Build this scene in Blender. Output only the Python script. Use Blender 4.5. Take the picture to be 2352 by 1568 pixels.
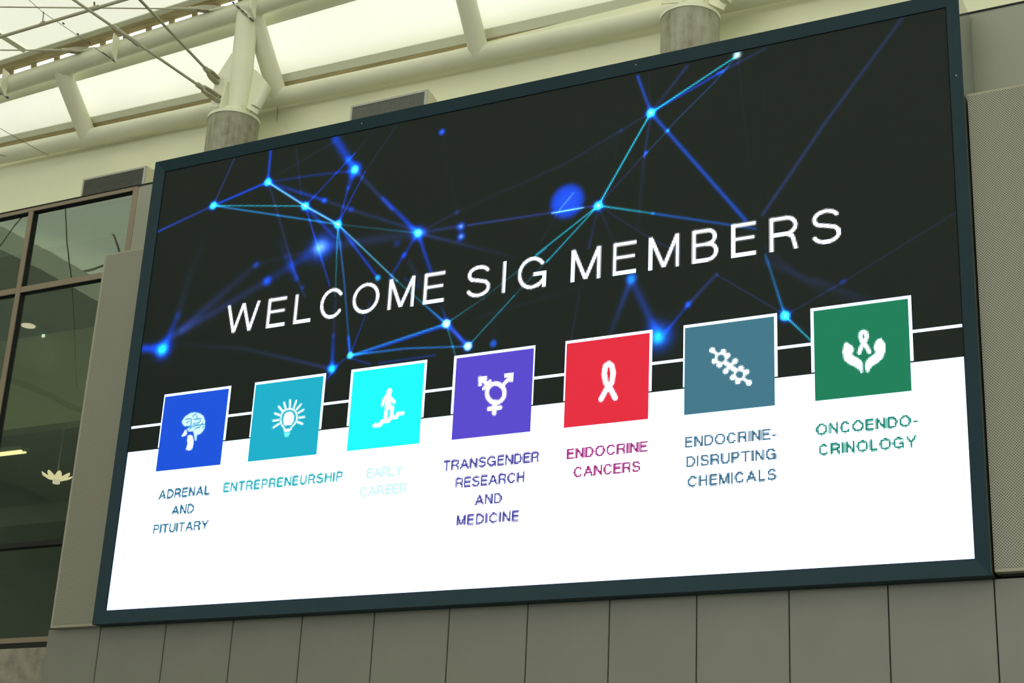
import bpy, bmesh, math, random
import numpy as np
from mathutils import Vector, Matrix
random.seed(4)
for o in list(bpy.data.objects): bpy.data.objects.remove(o)
SC = bpy.context.scene; COL = SC.collection
# ------------------------------------------------------------------ camera
W, H = 2352, 1568
FPX = 3705.8; YAW, PITCH, ROLL = .4930, .3550, -.0501
CAM = np.array([12.964, -14.458, 1.606])          # world: z of the screen's lower edge is 5.0
def _rot(a, b, c):
    ca, sa, cb, sb, cc, sc = math.cos(a), math.sin(a), math.cos(b), math.sin(b), math.cos(c), math.sin(c)
    return np.array([[ca,-sa,0],[sa,ca,0],[0,0,1]]) @ np.array([[1,0,0],[0,cb,-sb],[0,sb,cb]]) @ np.array([[cc,0,sc],[0,1,0],[-sc,0,cc]])
R = _rot(YAW, PITCH, ROLL)
cam = bpy.data.objects.new('camera', bpy.data.cameras.new('camera')); COL.objects.link(cam); SC.camera = cam
cam.data.sensor_width = 36; cam.data.lens = FPX / W * 36; cam.data.clip_end = 300
cam.matrix_world = Matrix([[R[0][0], R[0][2], -R[0][1], CAM[0]], [R[1][0], R[1][2], -R[1][1], CAM[1]],
                           [R[2][0], R[2][2], -R[2][1], CAM[2]], [0, 0, 0, 1]])
# ------------------------------------------------------------------ sky, exposure
SC.view_settings.view_transform = 'Standard'; SC.view_settings.look = 'None'
SC.view_settings.gamma = 1; SC.view_settings.exposure = 0; SC.view_settings.use_curve_mapping = False
wd = bpy.data.worlds.new('sky'); SC.world = wd; wd.use_nodes = True
bg = wd.node_tree.nodes['Background']; bg.inputs[0].default_value = (1.0, 1.0, .955, 1); bg.inputs[1].default_value = 3.3
# ------------------------------------------------------------------ measuring helpers
def ray(px, py):
    d = R @ np.array([(px - W/2)/FPX, 1, -(py - H/2)/FPX]); return d
def at(px, py, ax, val):                           # where the sight line of a photo point meets a world plane
    d = ray(px, py); t = (val - CAM[ax]) / d[ax]; return Vector(CAM + t*d)
def on_plane(px, py, P, n, k=1.0):
    d = ray(px, py); n = np.array(n); t = ((np.array(P) - CAM) @ n) / (d @ n); return Vector(CAM + k*t*d)
def S(px, py):
    p = at(px, py, 1, 0); return (p.x, p.z - 5)
# ------------------------------------------------------------------ materials
MATS = {}
def mat(name, col, rough=.6, metal=0, noise=0, nscale=3, bump=0, bscale=30, spec=.5, coat=0, stretch=None):
    if name in MATS: return MATS[name]
    m = bpy.data.materials.new(name); m.use_nodes = True; nt = m.node_tree; b = nt.nodes['Principled BSDF']
    b.inputs['Base Color'].default_value = (*col, 1); b.inputs['Roughness'].default_value = rough
    b.inputs['Metallic'].default_value = metal; b.inputs['Specular IOR Level'].default_value = spec
    b.inputs['Coat Weight'].default_value = coat
    if noise or bump:
        tc = nt.nodes.new('ShaderNodeTexCoord'); mp = nt.nodes.new('ShaderNodeMapping'); nt.links.new(tc.outputs['Object'], mp.inputs[0])
        if stretch: mp.inputs['Scale'].default_value = stretch
    if noise:
        n = nt.nodes.new('ShaderNodeTexNoise'); n.inputs['Scale'].default_value = nscale; n.inputs['Detail'].default_value = 6
        nt.links.new(mp.outputs[0], n.inputs['Vector'])
        r = nt.nodes.new('ShaderNodeMapRange'); r.inputs[1].default_value = .3; r.inputs[2].default_value = .7
        r.inputs[3].default_value = 1-noise; r.inputs[4].default_value = 1+noise*.6
        nt.links.new(n.outputs[0], r.inputs[0])
        mx = nt.nodes.new('ShaderNodeVectorMath'); mx.operation = 'SCALE'; mx.inputs[0].default_value = col
        nt.links.new(r.outputs[0], mx.inputs['Scale']); nt.links.new(mx.outputs[0], b.inputs['Base Color'])
    if bump:
        n2 = nt.nodes.new('ShaderNodeTexNoise'); n2.inputs['Scale'].default_value = bscale; n2.inputs['Detail'].default_value = 4
        nt.links.new(tc.outputs['Object'], n2.inputs['Vector'])
        bp = nt.nodes.new('ShaderNodeBump'); bp.inputs['Strength'].default_value = bump; bp.inputs['Distance'].default_value = .01
        nt.links.new(n2.outputs[0], bp.inputs['Height']); nt.links.new(bp.outputs[0], b.inputs['Normal'])
    MATS[name] = m; return m
M_CREAM = mat('cream_plaster', (.84,.84,.61), .85, noise=.04, nscale=.8, bump=.15, bscale=60)
M_PIPE = mat('offwhite_steel_paint', (.70,.70,.53), .42, noise=.05, nscale=2)
M_CAP = mat('offwhite_cap_paint', (.80,.80,.60), .45, noise=.05, nscale=3)
M_ROD = mat('grey_rod_paint', (.42,.40,.28), .4, noise=.08, nscale=8)
M_DARKWIRE = mat('dark_wire', (.07,.07,.05), .4)
M_GREY = mat('grey_metal_panel', (.28,.29,.225), .5, noise=.03, nscale=2)
M_LOWER = mat('grey_wall_panel', (.20,.20,.165), .5, noise=.05, nscale=1.5)
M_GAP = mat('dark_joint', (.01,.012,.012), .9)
M_FRAME = mat('bronze_window_frame', (.24,.19,.13), .45, noise=.04, nscale=4)
M_BLACK = mat('black_gasket_and_shade', (.006,.007,.007), .5)  # also on thin strips that stand in for shade
M_BEZEL = mat('dark_bezel', (.012,.034,.045), .55, noise=.05, nscale=6, spec=.2)
M_CASE = mat('glossy_case', (.10,.12,.09), .12, spec=.9, coat=1)
M_VENTBOX = mat('vent_cream_metal', (.66,.64,.46), .5, noise=.03, nscale=4)
M_RIM = mat('vent_rim_metal', (.42,.43,.37), .4)
M_CUFF = None
M_TIMBER = mat('ochre_clamp_plate', (.40,.34,.17), .7, noise=.25, nscale=6, stretch=(.3,6,6))
M_PLINTH = mat('speckled_concrete', (.27,.25,.19), .85, noise=.3, nscale=7, bump=.4, bscale=40)
M_INT = mat('dark_interior_paint', (.17,.21,.19), .8, noise=.2, nscale=.7)
M_INTBEAM = mat('interior_beam_paint', (.27,.32,.29), .7)
M_FLOOR = mat('hall_floor', (.30,.30,.28), .4, noise=.1, nscale=1)
M_HALL = mat('hall_wall_paint', (.50,.51,.45), .8, noise=.05, nscale=1)

def new_mat(name):
    m = bpy.data.materials.new(name); m.use_nodes = True; nt = m.node_tree
    for n in list(nt.nodes): nt.nodes.remove(n)
    out = nt.nodes.new('ShaderNodeOutputMaterial'); return m, nt, out
def membrane(name, tcol, amount=.5, nscale=.35, lo=.86, stretch=(1,1,1)):
    m, nt, out = new_mat(name); N = nt.nodes.new; L = nt.links.new
    tc = N('ShaderNodeTexCoord'); mp = N('ShaderNodeMapping'); mp.inputs['Scale'].default_value = stretch; L(tc.outputs['Object'], mp.inputs[0])
    n = N('ShaderNodeTexNoise'); n.inputs['Scale'].default_value = nscale; n.inputs['Detail'].default_value = 5; L(mp.outputs[0], n.inputs['Vector'])
    r = N('ShaderNodeMapRange'); r.inputs[1].default_value = .3; r.inputs[2].default_value = .65; r.inputs[3].default_value = lo; r.inputs[4].default_value = 1; L(n.outputs[0], r.inputs[0])
    v = N('ShaderNodeVectorMath'); v.operation = 'SCALE'; v.inputs[0].default_value = tcol; L(r.outputs[0], v.inputs['Scale'])
    t = N('ShaderNodeBsdfTranslucent'); L(v.outputs[0], t.inputs[0])
    d = N('ShaderNodeBsdfDiffuse'); d.inputs[0].default_value = (.75,.76,.62,1)
    mx = N('ShaderNodeMixShader'); mx.inputs[0].default_value = amount; L(d.outputs[0], mx.inputs[1]); L(t.outputs[0], mx.inputs[2]); L(mx.outputs[0], out.inputs[0])
    return m
M_MEMB = membrane('roof_fabric_near_wall', (.78,.80,.71), .35, lo=.86)
M_MEMB2 = membrane('roof_fabric_over_hall', (.66,.68,.585), .35, .25, .88, (1,.4,1))
M_CUFF = membrane('fabric_cuff', (.62,.66,.42), .16, 2, .8); M_SEAM = membrane('fabric_seam', (.62,.64,.46), .34, 2, .9)
# concrete column: streaky, darker towards stained top
def concrete():
    m, nt, out = new_mat('stained_concrete'); N = nt.nodes.new; L = nt.links.new
    b = N('ShaderNodeBsdfPrincipled'); b.inputs['Roughness'].default_value = .85; L(b.outputs[0], out.inputs[0])
    tc = N('ShaderNodeTexCoord'); mp = N('ShaderNodeMapping'); mp.inputs['Scale'].default_value = (5,5,.7); L(tc.outputs['Object'], mp.inputs[0])
    n = N('ShaderNodeTexNoise'); n.inputs['Scale'].default_value = 1.4; n.inputs['Detail'].default_value = 8; n.inputs['Roughness'].default_value = .65; L(mp.outputs[0], n.inputs['Vector'])
    n2 = N('ShaderNodeTexNoise'); n2.inputs['Scale'].default_value = 9; n2.inputs['Detail'].default_value = 8; L(tc.outputs['Object'], n2.inputs['Vector'])
    a = N('ShaderNodeMath'); a.operation = 'MULTIPLY_ADD'; a.inputs[1].default_value = .45; L(n2.outputs[0], a.inputs[0]); L(n.outputs[0], a.inputs[2])
    cr = N('ShaderNodeValToRGB'); e = cr.color_ramp.elements; e[0].position = .45; e[0].color = (.15,.125,.07,1); e[1].position = .95; e[1].color = (.42,.42,.32,1)
    k = e.new(.66); k.color = (.30,.29,.21,1); L(a.outputs[0], cr.inputs[0]); L(cr.outputs[0], b.inputs['Base Color'])
    bp = N('ShaderNodeBump'); bp.inputs['Strength'].default_value = .4; bp.inputs['Distance'].default_value = .01; L(n2.outputs[0], bp.inputs['Height']); L(bp.outputs[0], b.inputs['Normal'])
    return m
M_CONC = concrete()
# perforated sheet: staggered round holes seen as dark dots
def perforated():
    m, nt, out = new_mat('perforated_sheet'); N = nt.nodes.new; L = nt.links.new
    b = N('ShaderNodeBsdfPrincipled'); b.inputs['Roughness'].default_value = .45; L(b.outputs[0], out.inputs[0])
    tc = N('ShaderNodeTexCoord'); sp = N('ShaderNodeSeparateXYZ'); L(tc.outputs['Object'], sp.inputs[0])
    def math_(op, a, b_=None, c=None):
        n = N('ShaderNodeMath'); n.operation = op
        for i, v in enumerate((a, b_, c)):
            if v is None: continue
            if isinstance(v, (int, float)): n.inputs[i].default_value = v
            else: L(v, n.inputs[i])
        return n.outputs[0]
    P = .0275
    def lattice(off):
        fx = math_('FRACT', math_('MULTIPLY_ADD', sp.outputs['X'], 1/P, off + 100)); fz = math_('FRACT', math_('MULTIPLY_ADD', sp.outputs['Z'], 1/P, off + 100))
        dx = math_('SUBTRACT', fx, .5); dz = math_('SUBTRACT', fz, .5)
        return math_('LESS_THAN', math_('ADD', math_('MULTIPLY', dx, dx), math_('MULTIPLY', dz, dz)), .045)
    hole = math_('MAXIMUM', lattice(0), lattice(.5))
    mx = N('ShaderNodeMix'); mx.data_type = 'RGBA'; L(hole, mx.inputs[0]); mx.inputs[6].default_value = (.32,.315,.245,1); mx.inputs[7].default_value = (.02,.02,.014,1)
    L(mx.outputs[2], b.inputs['Base Color'])
    bp = N('ShaderNodeBump'); bp.invert = True; bp.inputs['Strength'].default_value = .3; bp.inputs['Distance'].default_value = .002; L(hole, bp.inputs['Height']); L(bp.outputs[0], b.inputs['Normal'])
    return m
M_PERF = perforated()
M_PERFEDGE = mat('perforated_panel_margin', (.33,.315,.235), .45)
def glass():
    m, nt, out = new_mat('tinted_glass'); N = nt.nodes.new; L = nt.links.new
    g = N('ShaderNodeBsdfGlossy'); g.inputs['Roughness'].default_value = .01; g.inputs[0].default_value = (.80,.95,.84,1)
    t = N('ShaderNodeBsdfTransparent'); t.inputs[0].default_value = (.64,.68,.60,1)
    f = N('ShaderNodeFresnel'); f.inputs[0].default_value = 3.0
    tc = N('ShaderNodeTexCoord'); n = N('ShaderNodeTexNoise'); n.inputs['Scale'].default_value = .8; L(tc.outputs['Object'], n.inputs['Vector'])
    bp = N('ShaderNodeBump'); bp.inputs['Strength'].default_value = .25; bp.inputs['Distance'].default_value = .01; L(n.outputs[0], bp.inputs['Height']); L(bp.outputs[0], g.inputs['Normal'])
    ge = N('ShaderNodeNewGeometry'); fr = N('ShaderNodeMath'); fr.operation = 'MULTIPLY'; iv = N('ShaderNodeMath'); iv.operation = 'SUBTRACT'; iv.inputs[0].default_value = 1; L(ge.outputs['Backfacing'], iv.inputs[1]); L(f.outputs[0], fr.inputs[0]); L(iv.outputs[0], fr.inputs[1])
    mx = N('ShaderNodeMixShader'); L(fr.outputs[0], mx.inputs[0]); L(t.outputs[0], mx.inputs[1]); L(g.outputs[0], mx.inputs[2]); L(mx.outputs[0], out.inputs[0])
    return m
M_GLASS = glass()
def emit(name, col, s):
    m, nt, out = new_mat(name); e = nt.nodes.new('ShaderNodeEmission'); e.inputs[0].default_value = (*col,1); e.inputs[1].default_value = s; nt.links.new(e.outputs[0], out.inputs[0]); return m
M_LAMP = emit('warm_lamp', (1,.84,.68), 1.6); M_TUBE = emit('yellow_tube', (1,.80,.38), 4); M_COOL = emit('cool_lamp', (.9,1,.9), 2)
def vent_mat(horizontal):
    m, nt, out = new_mat('louvre_slots_' + ('h' if horizontal else 'v')); N = nt.nodes.new; L = nt.links.new
    b = N('ShaderNodeBsdfPrincipled'); b.inputs['Roughness'].default_value = .5; L(b.outputs[0], out.inputs[0])
    b.inputs['Base Color'].default_value = (.17,.18,.15,1)
    return m
M_LOUVRE = vent_mat(True)
# ------------------------------------------------------------------ mesh helpers
def new_obj(name, me, m, parent=None):
    o = bpy.data.objects.new(name, me); COL.objects.link(o)
    if m is not None and not me.materials: me.materials.append(m)
    if parent is not None: o.parent = parent
    return o
def thing(name, label, cat, loc=(0,0,0), group=None):
    o = bpy.data.objects.new(name, None); COL.objects.link(o); o.location = loc; o.empty_display_size = .2
    o['label'] = label; o['category'] = cat
    if group: o['group'] = group
    return o
def tag(o, label, cat, group=None):
    o['label'] = label; o['category'] = cat
    if group: o['group'] = group
    return o
def bm_obj(name, bm, m, parent=None, smooth=False):
    bmesh.ops.recalc_face_normals(bm, faces=bm.faces)
    me = bpy.data.meshes.new(name); bm.to_mesh(me); bm.free()
    if smooth:
        for p in me.polygons: p.use_smooth = True
        try: me.set_sharp_from_angle(angle=math.radians(40))
        except Exception: pass
    o = new_obj(name, me, m, parent)
    if parent is not None: o.matrix_parent_inverse = Matrix.Translation(-parent.location) if parent.parent is None else Matrix()
    return o
def put(o, parent): return o
def add_box(bm, x0, x1, y0, y1, z0, z1, bev=0):
    r = bmesh.ops.create_cube(bm, size=1); vs = r['verts']
    for v in vs: v.co = Vector(((x0+x1)/2 + v.co.x*(x1-x0), (y0+y1)/2 + v.co.y*(y1-y0), (z0+z1)/2 + v.co.z*(z1-z0)))
    if bev:
        es = list({e for v in vs for e in v.link_edges}); bmesh.ops.bevel(bm, geom=es, offset=bev, segments=2, affect='EDGES')
def box(name, x0, x1, y0, y1, z0, z1, m, parent=None, bev=0):
    bm = bmesh.new(); add_box(bm, x0, x1, y0, y1, z0, z1, bev); return bm_obj(name, bm, m, parent)
def add_tube(bm, pts, r, seg=20, cap=True, r2=None):
    pts = [Vector(p) for p in pts]; rings = []
    d0 = (pts[1]-pts[0]).normalized(); up = Vector((0,0,1)) if abs(d0.z) < .9 else Vector((1,0,0))
    for i, p in enumerate(pts):
        d = ((pts[min(i+1, len(pts)-1)] - pts[max(i-1, 0)])).normalized()
        a = d.cross(up).normalized(); b = d.cross(a).normalized()
        rr = r if r2 is None else r + (r2-r)*i/(len(pts)-1)
        rings.append([bm.verts.new(p + (a*math.cos(2*math.pi*k/seg) + b*math.sin(2*math.pi*k/seg))*rr) for k in range(seg)])
    for A, B in zip(rings, rings[1:]):
        for k in range(seg): bm.faces.new((A[k], A[(k+1)%seg], B[(k+1)%seg], B[k]))
    if cap: bm.faces.new(rings[0][::-1]); bm.faces.new(rings[-1])
def tube(name, pts, r, m, parent=None, seg=20, r2=None):
    bm = bmesh.new(); add_tube(bm, pts, r, seg, r2=r2); return bm_obj(name, bm, m, parent, True)
def add_prism(bm, pts, off):
    off = Vector(off); A = [bm.verts.new(Vector(p)) for p in pts]; B = [bm.verts.new(Vector(p)+off) for p in pts]
    bm.faces.new(A); bm.faces.new(B[::-1]); n = len(A)
    for i in range(n): bm.faces.new((A[i], B[i], B[(i+1)%n], A[(i+1)%n]))
def prism(name, pts, off, m, parent=None):
    bm = bmesh.new(); add_prism(bm, pts, off); return bm_obj(name, bm, m, parent)
def struct(o): o['kind'] = 'structure'; return o
def sempty(name, loc=(0,0,0)):
    o = bpy.data.objects.new(name, None); COL.objects.link(o); o.location = loc; o['kind'] = 'structure'; return o
Z = 5.0
# ================================================================== SETTING
XL, XR, YF, YB = -26, 32, -30, 1.95
struct(box('floor', XL, XR, YF, 6.5, -.2, 0, M_FLOOR))
struct(box('wall_left', XL-.3, XL, YF, YB, 0, 19, M_HALL))
struct(box('wall_right', XR, XR+.3, YF, YB, 0, 19, M_HALL))
wo = sempty('wall_opposite')  # unseen; its opening is added to let sky light brighten the hall
box('solid_part', XL, -4, YF-.3, YF, 0, 19, M_HALL, wo); box('solid_part', 28, XR, YF-.3, YF, 0, 19, M_HALL, wo)
box('lower_part', -4, 28, YF-.3, YF, 0, 4.5, M_HALL, wo); box('upper_part', -4, 28, YF-.3, YF, 14, 19, M_HALL, wo)
for i in range(9): box('opening_post', -4+4*i-.08, -4+4*i+.08, YF-.25, YF-.05, 4.5, 14, M_HALL, wo)
struct(box('wall_back', XL, XR, YB, YB+.25, Z+3.2, Z+8.2, M_CREAM))          # cream wall above
# grey metal-faced wall behind and around the screen
WX0 = -.88
g = sempty('wall_fascia', (0,0,0))
box('fascia_panel', WX0, XR, .5, .62, 0, Z+5.875, M_GREY, g)
box('coping', WX0-.02, XR, .49, .75, Z+5.875, Z+5.895, M_GAP, g)
box('coping', -9, WX0-.02, .49, .75, Z+5.893, Z+5.903, M_GAP, g)
box('ledge', XL, XR, .62, YB, Z+5.80, Z+5.87, M_GREY, g)
# lower wall of upright grey panels
lw = sempty('wall_lower', (0,0,0))
YW = .12
_a = (at(213.6,1568,1,YW).x + at(233,1436.4,1,YW).x)/2; _b = (at(2299.5,1568,1,YW).x + at(2279,1327,1,YW).x)/2
sd, s0 = (_b-_a)/11, _a; x_end = (at(93,1568,1,YW).x + at(113,1450,1,YW).x)/2
_sb = [213.6,364.6,519.7,680.3,848,1024,1206,1397.5,1600,1816,2049.3,2299.5]
_st = [(233,1436.4),(384,1425),(537.4,1417.7),(695.9,1404.8),(861.6,1396),(1032,1388),(1212,1378),(1399,1367),(1599,1357),(1810,1347),(2035.8,1335.8),(2279,1327)]
xs = [x_end] + [(at(b,1568,1,YW).x + at(*t_,1,YW).x)/2 for b, t_ in zip(_sb, _st)]
xs += [xs[-1] + sd*i for i in range(1, 6)]
for a, b in zip(xs, xs[1:]):
    box('wall_panel', a+.006, b-.006, YW, YW+.04, .02, Z-.168, M_LOWER, lw, .004)
box('backing', x_end+.01, XR, YW+.035, .499, 0, Z-.165, M_GAP, lw)
box('end_return', x_end-.004, x_end+.006, YW+.006, .499, 0, Z-.168, M_LOWER, lw)
# speckled concrete plinth under the windows
struct(box('wall_plinth', XL, x_end-.01, .42, .75, 0, Z-.31, M_PLINTH))
# ------------------------------------------------------------------ windows, left
wn = sempty('window_1', (0,0,0))
def member(n, x0, x1, z0, z1, m=M_FRAME, y0=.5, y1=.60): return box(n, x0, x1, y0, y1, z0, z1, m, wn, .004)
member('head_rail', XL+.1, WX0-.09, Z+5.832, Z+5.892)
member('jamb', -.985, WX0-.003, Z-.31, Z+5.892)
for x in (-2.80, -4.62, -6.44): member('mullion', x-.045, x+.045, Z-.225, Z+5.832)
zs_tr = (4.645, 1.025)
edges_x = [(-8.2, -6.485), (-6.395, -4.665), (-4.575, -2.845), (-2.755, -.985)]
for x0, x1 in edges_x:
    member('transom', x0, x1, Z+4.60, Z+4.688)
    member('transom', x0, x1, Z+.995, Z+1.062, M_BLACK, .50)
    member('sill', x0, x1, Z-.226, Z-.160)
    for z0, z1 in ((4.688, 5.832), (1.062, 4.60), (-.16, .995)):
        box('glass_pane', x0, x1, .556, .566, Z+z0, Z+z1, M_GLASS, wn)
        # black gaskets around each pane
        bm = bmesh.new(); add_box(bm, x0, x1, .545, .575, Z+z1-.012, Z+z1-.001); add_box(bm, x0+.001, x0+.010, .545, .575, Z+z0, Z+z1); add_box(bm, x1-.008, x1-.001, .545, .575, Z+z0, Z+z1)
        bm_obj('gasket', bm, M_BLACK, wn)
box('sill_gap', XL+.1, -1.0, .503, .75, Z-.31, Z-.226, M_BLACK, wn)  # solid black block standing in for the shadow in the gap
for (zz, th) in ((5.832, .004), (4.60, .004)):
    box('soffit_shade', -8.2, -.985, .506, .556, Z+zz-.003, Z+zz, M_BLACK, wn)  # black strips painting the shade under head rail and transom
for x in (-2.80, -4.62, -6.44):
    box('reveal_shade', x+.0455, x+.048, .510, .556, Z-.2, Z+5.83, M_BLACK, wn)  # black sheet for the shaded right reveal of each mullion
# the room behind the windows
rm = sempty('wall_inner_room', (0,0,0))
box('rear_wall', -14, -.9, 6.2, 6.4, 0, Z+5.8, M_INT, rm); box('side_wall', -.98, -.9, .66, 6.2, 0, Z+5.8, M_INT, rm); box('end_wall', -14.2, -14, .66, 6.4, 0, Z+5.8, M_INT, rm)
box('inner_ceiling', -14, -.9, .67, 6.2, Z+5.3, Z+5.79, M_INT, rm)
for y in (2.2, 3.9): box('beam', -14, -.98, y, y+.35, Z+4.75, Z+5.3, M_INTBEAM, rm)
box('inner_slab', -14, -.98, .68, 3.35, Z+4.62, Z+4.75, M_INT, rm)
box('inner_slab', -14, -2.6, 3.4, 6.2, Z+2.2, Z+2.5, M_INTBEAM, rm)
box('inner_slab', -14, -.98, 4.2, 6.2, Z-.6, Z-.3, M_INTBEAM, rm)
# ================================================================== ROOF
YL, ZL, RL = 1.74, Z+7.62, .128              # lower chord
xn = [at(205,300,1,YL).x, at(640,222,1,YL).x, at(1103,108,1,YL).x]
U1 = at(140, 157, 0, xn[0]); U2 = at(577, 19, 0, xn[1])
ud = (U2-U1)/(U2.x-U1.x)
def UP(x): return U1 + ud*(x-U1.x)
RU = .135
truss = thing('roof_truss', 'off-white tubular steel ladder truss running along the wall top under the fabric roof', 'truss', (0, YL, ZL))
def LP(x): return Vector((x, YL, ZL - .015*x))
tube('chord_pipe', [LP(-13), LP(18)], RL, M_PIPE, truss, 32)
tube('chord_pipe', [UP(-13), UP(18)], RU, M_PIPE, truss, 32)
nodes_x = [xn[0]-3.37, xn[0], xn[1], xn[2], xn[2]+3.37, xn[2]+6.74]
for x in nodes_x:
    tube('strut', [LP(x), UP(x)], .135, M_PIPE, truss, 28)
# fin plates on the upper chord
nrm = Vector((0, -.69, -.72))
def upx(px, py):                             # x along the upper chord for a photo point
    best = min(((on_plane(px, py, U1, (0,-.69,-.72)) - UP(x)).length, x) for x in np.linspace(-9, 4, 400)); return best[1]
for px, py in ((21,200), (270,120), (585,28)):
    x = upx(px, py) + .13; c = UP(x) + Vector((0,0,-.03))
    prism('fin_plate', [c+Vector((-.006,-.12,.13)), c+Vector((-.006,-.25,.15)), c+Vector((-.006,-.25,-.16)), c+Vector((-.006,-.12,-.27))], (.012,0,0), M_CAP, truss)
# fabric A: between the two chords, just above them
nA = np.array([0, .69, .72]); dA = Vector((0, -.72, .69))
def on_A(px, py):
    # plane through lower chord and the two upper chord points, lifted .2
    a = Vector((xn[0], YL, ZL - .015*xn[0])); n = (U1-a).cross(U2-a).normalized()
    if n.z < 0: n = -n
    return on_plane(px, py, a + n*.20, n)
ceil = sempty('ceiling', (0,0,0))
def strip(name, top, bot, m, fn, th=.0, parent=None):
    A = [fn(*p) for p in top]; B = [fn(*p) for p in bot]
    for q in (A, B):
        d = (q[1]-q[0]).normalized()
        q[0] = q[0] - d*5; q[1] = q[1] + d*9
    bm = bmesh.new()
    if th: add_prism(bm, [A[0], A[1], B[1], B[0]], Vector((0,.003,th)))
    else: bm.faces.new([bm.verts.new(v) for v in (A[0], A[1], B[1], B[0])])
    return bm_obj(name, bm, m, parent or ceil), A, B
a_top = [(0,237),(700,34)]; a_bot = [(0,316),(1120,66)]
strip('membrane', a_top, a_bot, M_MEMB, on_A)
strip('fabric_cuff', [(0,316),(1120,66)], [(0,330),(1123,89)], M_CUFF, on_A, .02)
strip('clamp_plate', [(0,329),(1123,88)], [(0,362),(1123,122)], M_TIMBER, on_A, .02)
strip('fabric_cuff', [(0,205),(700,-6)], [(0,238),(700,35)], M_CUFF, on_A, .02)
# fabric B: over the hall, rising from the upper chord towards the middle
PB = U1 + Vector((0, .02, .17)); lB = Vector(ud).normalized(); sB = Vector((0, -1, .30)).normalized(); nB = lB.cross(sB).normalized()
if nB.z < 0: nB = -nB
def on_B(px, py, k=1.0): return on_plane(px, py, PB, nB, k)
b_edge = [(0,141),(440,0)]
A0, A1 = [on_B(*p) for p in b_edge]; d = (A1-A0).normalized(); E0 = A0 - d*16; E1 = A1 + d*34
bm = bmesh.new(); n1 = 24
rows = []
for j in range(n1+1):
    s = j/n1*30.5; zz = .30*s - .0068*s*s
    rows.append([bm.verts.new((p.x, p.y - s, p.z + zz)) for p in (E0, A0, A1, E1)])
for r0, r1 in zip(rows, rows[1:]):
    for k in range(3): bm.faces.new((r0[k], r0[k+1], r1[k+1], r1[k]))
bm_obj('membrane', bm, M_MEMB2, ceil, True)
def weld(px0, py0, px1, py1, w, m, name):
    a = on_B(px0, py0, .998); b = on_B(px1, py1, .998); s = (b-a).cross(Vector(nB)).normalized()*w/2
    prism(name, [a-s, a+s, b+s, b-s], -nB*.01, m, ceil)
weld(-60, 42, 58, 117, .09, M_SEAM, 'fabric_seam')
strip('fabric_cuff', [(0,140),(440,-1)], [(0,151),(440,13)], M_CUFF, lambda x, y: on_B(x, y, .999), .02)
strip('clamp_plate', [(0,151),(440,13)], [(0,172),(440,33)], M_TIMBER, lambda x, y: on_B(x, y, .998), .02)
# straps between clamp plate and chord: open slots of sky between them
def strap_px(x): return 172 - (x)*.316
k0 = 25 - 52.8*8
for i in range(40):
    x = k0 + 52.8*i
    y = strap_px(x)
    a, b, c, e = on_B(x-7, y-3+2.2, .9975), on_B(x+7, y-3-2.2, .9975), on_B(x+7, y+12, .9975), on_B(x-7, y+16, .9975)
    prism('strap', [a, b, c, e], (0,.003,.012), M_TIMBER, ceil)
# solid soffit over the left end of the hall, seen mirrored in the window glass
M_SOFF = mat('soffit_paint', (.78,.84,.72), .8, noise=.05, nscale=.5)
box('soffit', XL, -13.6, YF, -3.5, 14.9, 15.1, M_SOFF, ceil); box('edge_beam', -13.6, -11.4, YF, -3.5, 14.7, 15.2, mat('beam_paint', (.80,.82,.68), .6), ceil)
box('soffit_beam', -17.2, -16.8, YF, -3.5, 14.5, 14.9, M_HALL, ceil)
mt = thing('roof_pole', 'long grey pole of the hall roof, seen mirrored in the top window pane', 'pole', (-11, -9.4, 15.3))
tube('pole', [(-12,-9.6,15.3), (-4,-8.2,15.0)], .03, M_ROD, mt, 12); tube('hanger', [(-10.2,-9.25,15.2), (-10.2,-8.8,15.8)], .025, M_ROD, mt, 12)
# ------------------------------------------------------------------ rods, cables, wires
def clevis(parent, P, d, r, m, side=Vector((1,0,0))):
    d = d.normalized(); s = d.cross(side).normalized()
    bm = bmesh.new(); add_tube(bm, [P - d*.36, P - d*.24], r*1.9, 16); o = bm_obj('collar', bm, m, parent, True)
    s2 = d.cross(s).normalized()
    for sg in (-1, 1):
        bm = bmesh.new(); c = s*sg*r*1.9
        pts = [P-d*.26+s2*r*1.2, P-d*.14+s2*r*2.3, P+d*.02+s2*r*2.2, P+d*.07, P+d*.02-s2*r*2.2, P-d*.14-s2*r*2.3, P-d*.26-s2*r*1.2]
        add_prism(bm, [q + c*.8 for q in pts], c.normalized()*r*.9)
        bm_obj('fork_plate', bm, m, parent)
    bm = bmesh.new(); add_tube(bm, [P - s*r*3.2, P + s*r*3.2], r*1.05, 14); bm_obj('pin', bm, m, parent, True)
colx = 0.02
CX, CY, CR = .02, 1.2, .35
col_top = at(535, 249, 1, CY-CR).z
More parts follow.
